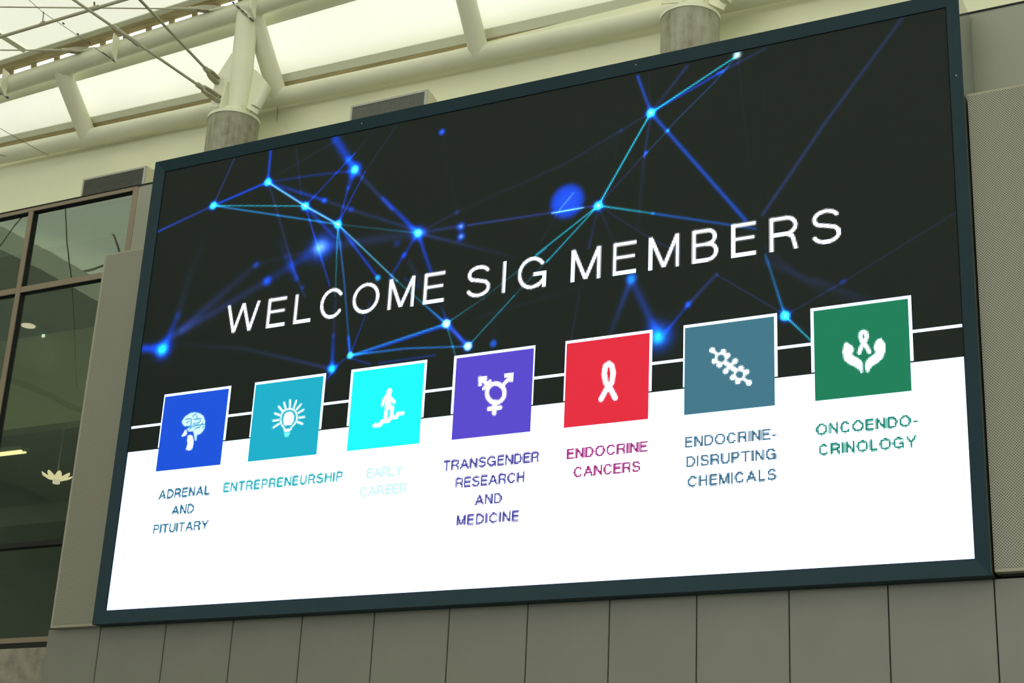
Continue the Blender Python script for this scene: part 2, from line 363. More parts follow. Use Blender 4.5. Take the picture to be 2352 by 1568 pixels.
# gusset attachment points of the two tie rods
G1 = at(497, 184, 1, 1.0); G2 = at(500, 226, 1, 1.0)
def rodthing(label, P, far, r, coupler=None):
    t = thing('tie_rod', label, 'rod', tuple(P), 'steel tie rods reaching down to the column cap')
    d = (P-far).normalized()
    tube('rod', [far - d*4, P - d*.33], r, M_ROD, t, 16)
    clevis(t, P, d, r, M_ROD)
    if coupler:
        c = far + (P-far)*coupler
        tube('coupler', [c - d*.16, c + d*.16], r*1.55, M_ROD, t, 16)
        tube('coupler_nut', [c - d*.22, c - d*.13], r*1.9, M_ROD, t, 6); tube('coupler_nut', [c + d*.13, c + d*.22], r*1.9, M_ROD, t, 6)
    return t
FA = at(170, 0, 1, -1.2); FB = at(322, 0, 1, -1.2)
rodthing('lower steel tie rod with a threaded coupler, ending at the left column cap', G2, FA, .019, .345)
rodthing('plain steel tie rod ending at the upper clevis of the left column cap', G1, FB, .019)
# long thin pole parallel to the upper chord
def onB2(px, py, k): return on_B(px, py, k)
p0, p1 = onB2(0, 85, .93), onB2(283, 0, .93); dd = (p1-p0).normalized()
t = thing('roof_pole', 'long round grey steel pole crossing under the roof fabric at the top left', 'pole', tuple(p0))
tube('pole', [p0-dd*7, p1+dd*14], .023, M_ROD, t, 16)
q = onB2(99, 54, .93); tube('clamp', [q-dd*.03, q+dd*.03], .032, M_ROD, t, 16); q = onB2(217, 19, .93)
tube('clamp', [q-dd*.07, q+dd*.07], .034, M_ROD, t, 12); tube('bolt', [q+Vector((0,0,.0)), q+Vector((-.02,0,.10))], .012, M_DARKWIRE, t, 8)
# cables with swaged ends and clevises on lugs of the upper chord
def cable(label, pts, lug0, lug1):
    P = on_plane(*pts[-1], UP(0) + Vector((0,-.12,.1)), (0,-.69,-.72)); far = onB2(*pts[0], .96)
    d = (P-far).normalized()
    t = thing('stay_cable', label, 'cable', tuple(P), 'stay cables pinned to the upper truss pipe')
    mid = onB2(*pts[1], .96); k = (mid-far).length/(P-far).length
    s = far + (P-far)*k
    tube('cable', [far-d*8, s], .0105, M_ROD, t, 12)
    tube('swaged_sleeve', [s, s + (P-s)*.45], .022, M_ROD, t, 14); tube('threaded_end', [s + (P-s)*.45, P - d*.30], .017, M_ROD, t, 12)
    clevis(t, P, d, .018, M_ROD, Vector((0,0,1)))
    a = P; b = on_plane(*lug1, UP(0) + Vector((0,-.1,.08)), (0,-.69,-.72))
    bm = bmesh.new(); w = Vector((0,.03,.05)); add_prism(bm, [a-w-d*.05, a+w-d*.05, b+w*.2+d*.05, b-w*.4, a-w*1.6+d*.15], (0,-.02,0)); bm_obj('lug_plate', bm, M_PIPE, t)
    return t
cable('horizontal stay cable nearest the top edge, ending in a clevis left of the column post', [(0,16),(372,23),(492,21)], (480,22), (532,15))
cable('lower horizontal stay cable, ending in a clevis above the leftmost bracing strut', [(0,115),(80,117),(198,116)], (200,112), (236,108))
def wire(label, pts, fn, ends=True, r=.0038):
    P = [fn(*p) for p in pts]; t = thing('guy_wire', label, 'wire', tuple(P[-1]), 'thin dark guy wires')
    tube('wire', P, r, M_DARKWIRE, t, 6); d = (P[-1]-P[0]).normalized()
    if ends:
        tube('turnbuckle', [P[-1]-d*.30, P[-1]-d*.10], r*2, M_DARKWIRE, t, 8)
        tube('eye', [P[-1]-d*.05, P[-1]+d*.02], r*4, M_DARKWIRE, t, 8)
        for f in (.45, .6, .72):
            c = P[0] + (P[-1]-P[0])*f
            if len(pts) > 2: tube('clip', [c-d*.015, c+d*.015], r*3.2, M_DARKWIRE, t, 8)
    return t
fw = lambda x, y: on_plane(x, y, UP(0) + Vector((0,-.28,.0)), (0,-.69,-.72))
w1 = wire('thin dark wire with clips ending at the second fin plate of the upper pipe', [(40,-24),(98,28),(157,67),(215,108),(264,141)], lambda x, y: on_B(x, y, .925 + .055*x/264) if x < 200 else fw(x, y))
a_, b_ = on_B(100, 27, .93), on_B(98, 53, .93)
tube('hanger', [a_, b_], .006, M_DARKWIRE, w1, 8)
wire('thin dark wire ending at the fin plate beside the left column post', [(500,-28),(560,33),(580,47)], fw)
wire('thin dark wire crossing the lower left roof fabric down to the lower pipe', [(-60,208),(0,245),(128,318),(156,332)], lambda x, y: on_A(x, y) + Vector((0,-.35,-.35)), False, .004)
wire('short thin wire ending at the leftmost fin plate', [(-60,180),(-20,203),(17,224)], fw, True, .004)
wire('short thin wire at the left edge ending on the lower pipe', [(-60,325),(0,355),(14,359)], lambda x, y: at(x, y, 1, YL-.16), False, .005)
# ------------------------------------------------------------------ columns
def column(cx, label, full):
    t = thing('concrete_column', label, 'column', (cx, CY, 0), 'round concrete columns rising behind the screen')
    bm = bmesh.new(); add_tube(bm, [(cx,CY,0),(cx,CY,col_top)], CR, 64); sh = bm_obj('shaft', bm, M_CONC, t, True)
    if True:
        bm = bmesh.new(); add_tube(bm, [(cx,CY,col_top-2.2),(cx,CY,col_top-2.194)], CR+.001, 48); bm.free()
    tube('formwork_seam', [(cx-.045,CY-CR+.004,Z+3),(cx-.045,CY-CR+.004,col_top-.02)], .006, M_CONC, t, 8)
    cap = None
    def cp(name, bm, sm=True):
        o = bm_obj(name, bm, M_CAP, None, sm); o.parent = cap; return o
    bm = bmesh.new(); add_tube(bm, [(cx,CY,col_top),(cx,CY,col_top+.045)], CR+.012, 48); add_tube(bm, [(cx,CY,col_top+.045),(cx,CY,col_top+.075)], CR-.02, 48, r2=CR-.05)
    cap = bm_obj('steel_cap', bm, M_CAP, t, True); cap['label'] = 'off-white painted steel cap'
    bm = bmesh.new(); add_tube(bm, [(cx,CY,col_top+.05),(cx,CY,col_top+.16)], .30, 40, r2=.22); cp('collar_cone', bm)
    px_, py_ = cx, 1.06
    pb = at(551,225,1,1.15).x - CX + cx; up = UP(at(567,35,1,.93).x - CX + cx); bm = bmesh.new(); add_tube(bm, [(pb, 1.15, col_top+.05), (up.x, up.y+.02, up.z)], .158, 32, r2=.15); cp('post', bm)
    dx = cx-CX
    def off(v): return v + Vector((dx,0,0))
    G = lambda px, py, y: off(at(px, py, 1, y))
    bm = bmesh.new(); add_prism(bm, [G(532,122,1.03), G(540,130,1.03), G(556,242,1.03), G(482,246,1.03), G(496,178,1.03)], (0,.022,0)); cp('gusset_plate', bm, False)
    bm = bmesh.new(); add_prism(bm, [G(572,151,1.12), G(590,163,1.12), G(610,186,1.12), G(620,200,1.12), G(590,262,1.12), G(560,243,1.12)], (0,.022,0)); cp('gusset_plate', bm, False)
    bm = bmesh.new(); add_prism(bm, [Vector((cx+.0,CY-.34,col_top+.06)), Vector((cx+.0,CY-.27,col_top+.5)), Vector((cx,CY-.0,col_top+.6)), Vector((cx,CY,col_top+.06))], (.02,0,0)); cp('gusset_plate', bm, False)
    bm = bmesh.new(); add_tube(bm, [G(614,196,1.02), G(588,246,1.02)], .075, 20); cp('edge_pipe', bm)
    return t
column(CX, 'left concrete column with a gusseted steel cap carrying two tie rods', True)
column(6.75, 'right concrete column with brown stains below its steel cap, at the top centre right', True)
# ------------------------------------------------------------------ wall vents
def vent(label, xa, xb, zt, zb, y0, curved):
    t = thing('wall_vent', label, 'vent', (xb, YB, zb), 'boxed air vents on the cream wall')
    h = zt-zb
    prof = [(y0, zb), (y0, zt)] + ([(y0+.10, zt+.0), (y0+.2, zt-.03), (y0+.32, zt-.09), (YB, zt-.20)] if curved else [(YB, zt+.03)]) + [(YB, zb)]
    bm = bmesh.new(); add_prism(bm, [(xa, y, z) for y, z in prof], (xb-xa, 0, 0)); bm_obj('duct_box', bm, M_VENTBOX, t)
    f = .028
    bm = bmesh.new(); 
    add_box(bm, xa, xb, y0-.02, y0, zt-f, zt); add_box(bm, xa, xa+f, y0-.02, y0, zb, zt-f); add_box(bm, xb-f*1.5, xb, y0-.02, y0, zb, zt-f); bm_obj('rim', bm, M_RIM, t)
    box('screen_back', xa+f, xb-f*1.5, y0-.004, y0+.002, zb, zt-f, mat('vent_dark', (.05,.055,.045), .7), t)
    if curved:
        bm = bmesh.new(); n = 62
        for i in range(n):
            x = xa+f + (xb-xa-2.5*f)*(i+.5)/n; add_box(bm, x-.005, x+.005, y0-.014, y0-.004, zb, zt-f)
        o = bm_obj('louvre_slats', bm, M_LOUVRE, t); o['kind'] = 'stuff'
    else:
        bm = bmesh.new(); n = 44
        for i in range(n):
            z = zb + (h-f)*(i+.5)/n; add_box(bm, xa+f, xb-f*1.5, y0-.014, y0-.004, z-.0033, z+.0033)
        o = bm_obj('louvre_slats', bm, M_LOUVRE, t); o['kind'] = 'stuff'
VY = 1.5
a, b = at(193,411,1,VY), at(338,383,1,VY)
vent('left air vent with horizontal slats, above the dark window frame', a.x, b.x, (a.z+b.z)/2, Z+5.9, VY, False)
a, b = at(808,243,1,VY), at(984,208,1,VY)
vent('right air vent with upright fine slats and a curved side, peeking above the screen', a.x, b.x, (a.z+b.z)/2, Z+5.9, VY, True)
tag(tube('wall_stub', [at(638,244,1,YB-.01), at(636,277,1,YB-.01)], .006, M_ROD), 'thin short rod hanging on the cream wall beside the left column', 'rod')
# ================================================================== LED SCREEN
SW, SH = 10.0, 5.69; NX, NZ = 640, 364
img = np.zeros((NZ, NX, 3))                                     # sRGB values, row 0 at the bottom
cx_ = (np.arange(NX)+.5)*SW/NX; cz_ = (np.arange(NZ)+.5)*SH/NZ
SS = 3
def sub(x0, x1, z0, z1):
    i0, i1 = max(0, int(x0/SW*NX)-1), min(NX, int(x1/SW*NX)+2); j0, j1 = max(0, int(z0/SH*NZ)-1), min(NZ, int(z1/SH*NZ)+2)
    xs = (i0 + (np.arange((i1-i0)*SS)+.5)/SS)*SW/NX; zs = (j0 + (np.arange((j1-j0)*SS)+.5)/SS)*SH/NZ
    return i0, i1, j0, j1, *np.meshgrid(xs, zs)
def blend(i0, i1, j0, j1, mask, col):
    c = mask.astype(float).reshape(j1-j0, SS, i1-i0, SS).mean((1,3))[..., None]
    if CRISP: c = np.clip((c-.16)/.38, 0, 1)
    img[j0:j1, i0:i1] = img[j0:j1, i0:i1]*(1-c) + np.array(col)*c
def segdist(X, Y, a, b):
    dx, dz = b[0]-a[0], b[1]-a[1]; L = dx*dx+dz*dz+1e-12
    t = np.clip(((X-a[0])*dx + (Y-a[1])*dz)/L, 0, 1); return np.hypot(X-a[0]-t*dx, Y-a[1]-t*dz)
CRISP = False
def stroke(pts, w, col, clip=None, square=False):
    xs = [p[0] for p in pts]; zs = [p[1] for p in pts]
    i0, i1, j0, j1, X, Y = sub(min(xs)-w, max(xs)+w, min(zs)-w, max(zs)+w)
    if i1 <= i0 or j1 <= j0: return
    m = np.zeros(X.shape, bool)
    for a, b in zip(pts, pts[1:]):
        if square:
            dx, dz = b[0]-a[0], b[1]-a[1]; L = math.hypot(dx, dz)+1e-9; u = ((X-a[0])*dx+(Y-a[1])*dz)/L; v = np.abs((X-a[0])*dz-(Y-a[1])*dx)/L
            m |= (u >= -w/2*square) & (u <= L+w/2*square) & (v <= w/2)
        else: m |= segdist(X, Y, a, b) <= w/2
    if clip: m &= (Y >= clip[0]) & (Y <= clip[1])
    blend(i0, i1, j0, j1, m, col)
def fill(pts, col):
    xs = [p[0] for p in pts]; zs = [p[1] for p in pts]; i0, i1, j0, j1, X, Y = sub(min(xs), max(xs), min(zs), max(zs))
    m = np.zeros(X.shape, bool); n = len(pts)
    for k in range(n):
        (xa, za), (xb, zb) = pts[k], pts[(k+1) % n]
        if za == zb: continue
        m ^= ((za > Y) != (zb > Y)) & (X < (xb-xa)*(Y-za)/(zb-za)+xa)
    blend(i0, i1, j0, j1, m, col)
def disc(c, r, col): stroke([c, (c[0]+1e-5, c[1])], 2*r, col)
def rect(x0, x1, z0, z1, col):
    px, pz = SW/NX, SH/NZ; x0, x1, z0, z1 = round(x0/px)*px, round(x1/px)*px, round(z0/pz)*pz, round(z1/pz)*pz
    fill([(x0,z0),(x1,z0),(x1,z1),(x0,z1)], col)
# --- network graphic (light adds up), coordinates in photo pixels turned into metres on the screen
light = np.zeros((NZ, NX, 3)); GX, GZ = np.meshgrid(cx_, cz_); PXM = 1/185
BLUE, CYAN, DIM, PALE = (.0,.30,1.0), (.10,.85,1.0), (.13,.21,.50), (.75,.95,1.0)
def glow(pts, w, col, amp=1.0, soft=.5, amp2=None):
    P = [S(*p) for p in pts]; w = w*PXM
    Ls = [math.dist(a, b) for a, b in zip(P, P[1:])]; T = sum(Ls); s = 0
    best = np.zeros((NZ, NX))
    for (a, b), l in zip(zip(P, P[1:]), Ls):
        dx, dz = b[0]-a[0], b[1]-a[1]; t = np.clip(((GX-a[0])*dx+(GZ-a[1])*dz)/(l*l+1e-12), 0, 1)
        d = np.hypot(GX-a[0]-t*dx, GZ-a[1]-t*dz)
        A = amp if amp2 is None else amp + (amp2-amp)*((s+t*l)/T)
        best = np.maximum(best, A*np.exp(-(d/(w*.48+.003))**2 * .9)); s += l
    light[:] += best[..., None]*np.array(col)
def dot(p, r, col, amp=1.0, hard=4):
    c = S(*p); d = np.hypot(GX-c[0], GZ-c[1]); light[:] += (amp*np.exp(-(d/(r*PXM))**hard))[..., None]*np.array(col)
G = glow
G([(490,472),(539,362)], 4, DIM, .9); G([(490,472),(362,532)], 6, (.1,.3,.85), .6, amp2=.9); G([(490,472),(615,418)], 6, BLUE, .95); G([(490,472),(701,473)], 3, CYAN, .75)
G([(490,472),(776,515)], 4, (.1,.6,.95), .85); G([(615,418),(622,345)], 7, BLUE, .9); G([(615,418),(701,473),(776,515)], 3.4, (.5,.85,1), .95); G([(615,418),(776,515)], 7, BLUE, .5)
G([(776,515),(912,645)], 3, (.35,.8,1), .85); G([(912,645),(1025,743)], 3, CYAN, .5); G([(776,515),(868,638)], 6, BLUE, .75); G([(776,515),(960,535)], 3, CYAN, .35)
G([(701,473),(815,352)], 3, BLUE, .7); G([(815,352),(860,298)], 3, DIM, .35); G([(776,515),(838,395)], 3, BLUE, .8, amp2=.7); G([(838,395),(912,285)], 3, DIM, .5)
G([(701,473),(757,655)], 4, BLUE, .8, amp2=.6); G([(701,473),(770,545)], 9, BLUE, .75, amp2=.4); G([(776,515),(770,680)], 3.5, CYAN, .7, amp2=.35)
G([(776,515),(790,640),(804,816)], 4, (.1,.55,1), .8, amp2=.5); G([(620,430),(655,550),(675,620),(700,680)], 6, DIM, .6); G([(640,550),(680,640)], 16, BLUE, .1, amp2=.55)
G([(615,418),(745,460)], 9, BLUE, .4, amp2=.7); G([(745,460),(810,482),(960,530)], 9, DIM, .6); G([(615,418),(720,402),(815,392)], 7, BLUE, .35, amp2=.5)
G([(770,318),(800,366)], 24, BLUE, .75); G([(800,366),(815,389)], 14, BLUE, .8); G([(815,389),(800,430)], 14, BLUE, .9, amp2=.5); G([(800,430),(780,505)], 6, BLUE, .6)
G([(815,389),(900,480)], 10, DIM, .7); G([(880,455),(960,535)], 11, BLUE, .5, amp2=.9); G([(960,535),(990,625)], 9, BLUE, .8, amp2=.6); G([(960,535),(925,590),(895,640)], 8, BLUE, .5)
G([(960,535),(1040,555),(1180,590)], 9, DIM, .9, amp2=.15); G([(960,535),(1050,520)], 9, DIM, .7); G([(1075,517),(1374,472)], 5, (.2,.3,.75), .7, amp2=.6); G([(960,535),(1050,487)], 7, DIM, .45)
G([(1050,487),(1300,375),(1425,300)], 6, DIM, .18, amp2=.5); G([(1425,300),(1495,259)], 5, DIM, .5); G([(737,568),(960,535)], 26, DIM, .6, amp2=.45); G([(700,590),(613,645)], 26, BLUE, .45, amp2=.25)
G([(613,645),(420,760)], 22, DIM, .5, amp2=.7); G([(588,608),(400,770)], 22, DIM, .35, amp2=.75); G([(737,568),(588,608)], 10, DIM, .25); G([(375,800),(310,800)], 22, BLUE, .9)
G([(375,800),(408,725)], 20, BLUE, .75, amp2=.35); G([(408,725),(440,620),(480,520)], 20, DIM, .4, amp2=.05); G([(400,790),(560,800),(762,847)], 9, DIM, .15, amp2=.7)
G([(762,847),(766,770)], 10, BLUE, .9, amp2=.4); G([(766,770),(770,690)], 9, DIM, .45); G([(762,847),(804,816)], 4, BLUE, .5); G([(750,872),(775,840)], 4, BLUE, .6)
G([(804,816),(1025,743)], 4, (.1,.6,1), .7, amp2=1); G([(804,820),(1025,748)], 5, BLUE, .7); G([(804,816),(930,800),(1075,795)], 4, (.1,.55,1), .9, amp2=.7); G([(804,822),(850,836)], 4, BLUE, .5); G([(870,834),(1000,815)], 5, BLUE, .45)
G([(804,816),(800,775)], 8, BLUE, .6); G([(804,816),(835,735),(850,690)], 3, BLUE, .7, amp2=.4); G([(1025,743),(1075,795)], 9, (.15,.35,1), .95); G([(1025,743),(1047,820)], 3, CYAN, .5)
G([(1025,743),(960,688)], 7, BLUE, .7, amp2=0); G([(1025,743),(1014,690)], 4, BLUE, .6, amp2=.1); G([(1025,743),(1110,685)], 3, CYAN, .6, amp2=.3); G([(1110,685),(1255,570)], 2.5, CYAN, .3, amp2=.5); G([(1230,586),(1374,472)], 2.8, CYAN, .85)
G([(1075,795),(1180,680)], 2.5, CYAN, .6); G([(1180,680),(1260,595)], 2.5, CYAN, .35); G([(1255,602),(1374,472)], 2.8, CYAN, .8); G([(1374,472),(1495,259)], 3.4, CYAN, 1.0); G([(1374,472),(1484,350)], 2.5, DIM, .7)
G([(1480,357),(1560,270),(1640,190),(1693,128)], 2.5, (.15,.4,.75), .55, amp2=.7); G([(1374,472),(1500,490)], 4, CYAN, .9, amp2=.6); G([(1500,490),(1735,525)], 5.5, (.08,.42,.9), .8, amp2=.6)
G([(1374,472),(1490,545),(1560,580)], 3, DIM, .45, amp2=.6); G([(1374,472),(1352,570)], 5, DIM, .3, amp2=.75); G([(1374,472),(1412,560)], 5, DIM, .6, amp2=.2)
G([(1495,259),(1465,176)], 7, (.1,.35,.95), .7, amp2=.8); G([(1495,259),(1490,168)], 3, DIM, .5, amp2=.25); G([(1495,259),(1578,152)], 7, DIM, .5, amp2=.8); G([(1495,259),(1693,128)], 3.2, CYAN, .95)
G([(1495,259),(1660,163)], 6, BLUE, .6, amp2=.8); G([(1650,168),(1760,110)], 6, DIM, .9, amp2=.5); G([(1495,259),(1712,505)], 8.5, (.03,.36,.95), .8); G([(1495,259),(1480,360)], 5, DIM, .7); G([(1480,360),(1464,520)], 7, DIM, .5, amp2=.2)
G([(1752,492),(1900,275),(2075,38)], 8, (.14,.24,.5), .75, amp2=.6); G([(1695,140),(1722,390)], 3, DIM, .35, amp2=.1); G([(1755,200),(1740,480)], 8, DIM, .12)
G([(1758,585),(1803,725)], 5, (.08,.55,.9), .5, amp2=.9); G([(1803,725),(1866,785)], 3, CYAN, .8); G([(1810,735),(1866,765)], 8, DIM, .5, amp2=.1); G([(1645,630),(1803,722)], 2.5, DIM, .65)
G([(1803,725),(1940,645),(2200,485)], 2.6, DIM, .55, amp2=.4); G([(1645,630),(1580,700)], 8, DIM, .7, amp2=.9); G([(1580,700),(1530,762)], 7, BLUE, .5); G([(1450,640),(1402,765)], 14, (.1,.3,.75), .7, amp2=.25)
G([(1450,640),(1513,773)], 18, (.06,.28,.8), .5, amp2=.7); G([(1332,665),(1312,778)], 5, DIM, .3, amp2=.4); G([(1100,728),(1350,655)], 7, DIM, .3, amp2=.1); G([(1760,600),(1985,700)], 16, DIM, .35, amp2=.2)
G([(1760,570),(1900,690)], 12, DIM, .3, amp2=.1); G([(1870,640),(2000,690)], 14, DIM, .25); G([(1280,490),(1240,560)], 3, DIM, .3); G([(1020,320),(1048,480)], 10, DIM, .10); G([(1135,740),(1133,788)], 12, DIM, .2)
G([(1420,325),(1405,400),(1370,500)], 3, DIM, .2); G([(1350,370),(1430,300)], 14, DIM, .12); G([(680,340),(695,480)], 4, DIM, .4); G([(640,400),(770,325)], 4, DIM, .35)
G([(940,600),(965,650)], 12, DIM, .4); G([(960,660),(930,640)], 8, BLUE, .3); G([(1000,690),(1060,780)], 3, DIM, .4)
for p in ((490,472),(615,418),(701,473),(776,515),(1495,259),(1374,472),(1803,725)): dot(p, 14, BLUE, .8, 3); dot(p, 10, (.15,.90,1.0), 1.05, 6); dot(p, 4, (.6,.5,.3), .5, 2)
for p in ((1025,743),(1075,795)): dot(p, 13, BLUE, .8, 3); dot(p, 9.5, PALE, 1.1, 6)
dot((1693,126), 9, PALE, 1.2, 3); dot((804,816), 8, (.3,.95,1), 1.1, 4); dot((868,638), 8, (.1,.7,1), .9, 4); dot((960,535), 18, BLUE, .9, 3); dot((960,535), 9, (.3,.85,.6), 1, 3)
dot((815,389), 20, BLUE, 1, 4); dot((815,389), 9, (.4,.9,.5), 1, 3); dot((737,568), 34, BLUE, .9, 2.5); dot((735,568), 18, (.5,.5,.3), .9, 2.2); dot((375,803), 26, BLUE, 1, 2.6); dot((372,803), 13, (.2,.7,.3), .9, 2.2)
dot((1303,462), 40, (.0,.30,1.0), 1, 8); dot((1303,462), 20, (.2,.1,.1), .5, 2); G([(1285,482),(1318,442)], 2, PALE, .35); G([(1268,490),(1340,476)], 2.5, PALE, .6)
dot((1513,773), 32, (.0,.35,1.0), .9, 2.6); dot((1511,775), 14, (.1,.7,.4), .8, 2.4); dot((1450,638), 13, (.03,.42,.75), .8, 3); dot((1015,303), 9, BLUE, .9, 4); dot((1015,303), 4, (.4,.3,.2), .7, 2)
for p in ((1059,520),(1059,543)): dot(p, 11, BLUE, .9, 3); dot(p, 5, (.7,.6,.3), .8, 2)
dot((762,847), 14, BLUE, .9, 3); dot((762,847), 9, (.1,.8,.5), .8, 3); dot((1133,789), 9, (.05,.4,1), .8, 4); dot((588,608), 9, BLUE, .45, 3); dot((614,645), 12, BLUE, .6, 3); dot((696,659), 7, BLUE, .35, 3); dot((745,461), 9, BLUE, .5, 3); dot((806,481), 9, BLUE, .5, 3); dot((1580,699), 9, BLUE, .5, 3); dot((1936,646), 7, BLUE, .4, 3); dot((1050,487), 8, DIM, .4, 3); dot((928,586), 8, BLUE, .6, 3); dot((1484,350), 5, BLUE, .7, 3); dot((1534,300), 4, CYAN, .6, 3); dot((912,560), 9, BLUE, .4, 3)
rng = np.random.default_rng(3)
light *= 1 - .12*rng.random((NZ, NX, 1))
img += np.clip(light, 0, 1)
# --- bands, tiles, icons, writing
WHITE = (1,1,1)
img[cz_ < 1.919] = 1.0
rect(-.1, 10.1, 2.219, 2.250, WHITE)
dk = {1:(0,.30,.86), 2:(0,.68,.79), 3:(0,.985,.99), 4:(.335,.25,.80), 5:(.90,.10,.22), 6:(.235,.45,.53), 7:(0,.48,.33)}
TX = [.466 + 1.3475*i for i in range(7)]
tile_rects = []
for i, x in enumerate(TX):
    rect(x-.018, x+.982, 1.94, 2.610, WHITE); rect(x+.006, x+.954, 1.634, 2.586, dk[i+1]); tile_rects.append((x+.006, x+.954, 1.634, 2.586))
if True:
    def loc(ox, oy, sc): return lambda p: S(ox + p[0]/sc, oy + p[1]/sc)
    def st(f, pts, w, sc, col=WHITE): stroke([f(p) for p in pts], w/sc/172*1.06, col)
    f = loc(380, 900, 9.8)
    fill([f(p) for p in [(365,660),(440,550),(560,470),(680,455),(780,480),(860,540),(895,640),(890,800),(840,890),(780,950),(710,970),(700,1100),(660,1090),(640,960),(620,880),(580,890),(510,890),(480,830),(560,780),(430,775),(385,730)]], (.86,1,1))
    fill([f(p) for p in [(500,980),(560,960),(610,980),(635,1080),(630,1180),(600,1290),(540,1315),(450,1300),(480,1230),(495,1150),(485,1080)]], WHITE)
    fill([f(p) for p in [(450,840),(480,860),(485,960),(400,1005),(355,1000)]], WHITE)
    for q in ([(450,620),(560,600)], [(580,600),(570,740)], [(430,790),(560,775)], [(560,780),(740,750),(890,735)], [(540,850),(580,780)], [(640,610),(800,600)], [(620,720),(740,700),(800,640)], [(610,560),(640,520),(700,490)], [(660,830),(780,780)], [(470,690),(530,660)], [(700,540),(720,580)], [(820,700),(850,690)], [(830,800),(860,790)]): st(f, q, 17, 9.8, (0,.5,.85))
    f = loc(600, 900, 12.06); T2 = dk[2]
    st(f, [(640,1010),(555,880),(535,760),(560,620),(620,530),(690,485),(790,465),(900,490),(965,560),(988,660),(985,760),(930,880),(840,970),(830,1010)], 44, 12.06)
    fill([f(p) for p in [(605,740),(650,600),(720,550),(850,545),(910,640),(905,780),(870,870),(800,925),(745,915),(650,940),(615,850)]], WHITE)
    fill([f(p) for p in [(610,1020),(860,1000),(820,1060),(770,1100),(640,1100)]], WHITE); fill([f(p) for p in [(625,1110),(810,1110),(770,1190),(740,1250),(650,1240)]], (.5,1,1))
    for q in ([(635,290),(675,460)], [(800,225),(795,415)], [(970,245),(905,435)], [(1100,340),(985,480)], [(1175,490),(1030,575)], [(1190,690),(1050,705)], [(1140,880),(1000,825)], [(485,405),(590,530)], [(375,590),(515,640)], [(330,790),(480,775)], [(335,985),(495,880)]): st(f, q, 55, 12.06)
    f = loc(830, 870, 12.06)
    disc(f((775,345)), 80/12.06/172, WHITE); st(f, [(748,470),(738,760)], 150, 12.06)
    st(f, [(700,460),(615,590),(585,720)], 85, 12.06); st(f, [(800,520),(910,640)], 90, 12.06); st(f, [(712,760),(662,1080)], 100, 12.06); st(f, [(780,760),(862,790),(830,1040)], 95, 12.06)
    st(f, [(355,1290),(530,1272),(560,1182),(765,1155),(800,1075),(980,1052),(1005,965),(1150,945)], 95, 12.06)
    sc = 3.563; f = loc(900, 640, sc)
    st(f, [(850+72*math.cos(a), 935+78*math.sin(a)) for a in np.linspace(0, 2*math.pi, 40)], 30, sc)
    st(f, [(900,880),(965,810)], 26, sc); fill([f(p) for p in [(920,778),(996,768),(992,842),(962,846),(960,806),(922,808)]], WHITE)
    st(f, [(800,880),(735,820)], 26, sc); fill([f(p) for p in [(706,800),(780,794),(780,826),(738,830),(738,878),(708,880)]], WHITE); st(f, [(752,898),(802,838)], 24, sc)
    st(f, [(842,1010),(838,1100)], 32, sc); st(f, [(795,1064),(886,1054)], 30, sc)
    st(f, [(1712,985),(1755,905),(1800,850),(1812,770),(1800,712),(1775,693),(1748,712),(1738,780),(1750,850),(1792,905),(1828,975)], 36, sc)
    f = loc(1600, 770, 11.2); sc = 11.2
    for c in ((630,590),(1105,1005)): st(f, [(c[0]+128*math.cos(a), c[1]+128*math.sin(a)) for a in np.linspace(0, 2*math.pi, 30)], 46, sc)
    for c in ((400,380),(685,420),(795,520),(460,660),(590,760),(990,660),(745,920),(1140,850),(1280,940),(930,1080),(1060,1180),(1345,1220)): disc(f(c), 62/sc/172*.98, WHITE)
    for q, w in (([(400,380),(520,480)], 60), ([(740,700),(1000,900)], 90), ([(990,660),(745,920)], 60), ([(1200,1110),(1345,1220)], 60)): st(f, q, w, sc)
    f = loc(1900, 740, 11.2)
    fill([f(p) for p in [(455,510),(510,505),(580,560),(640,600),(685,660),(685,740),(650,790),(660,850),(790,910),(880,980),(920,1060),(925,1280),(870,1320),(830,1230),(720,1150),(560,1080),(440,980),(400,850),(395,720),(420,600)]], WHITE)
    fill([f(p) for p in [(1395,400),(1430,460),(1490,540),(1500,650),(1490,780),(1430,920),(1320,1030),(1170,1120),(1100,1200),(1070,1300),(1000,1280),(970,1150),(985,1010),(1080,900),(1200,820),(1240,770),(1190,650),(1240,490),(1300,430)]], WHITE)
    st(f, [(825,780),(870,640),(980,480),(1018,370),(1000,270),(930,238),(870,270),(852,370),(890,480),(1010,620),(1080,760)], 80, sc)
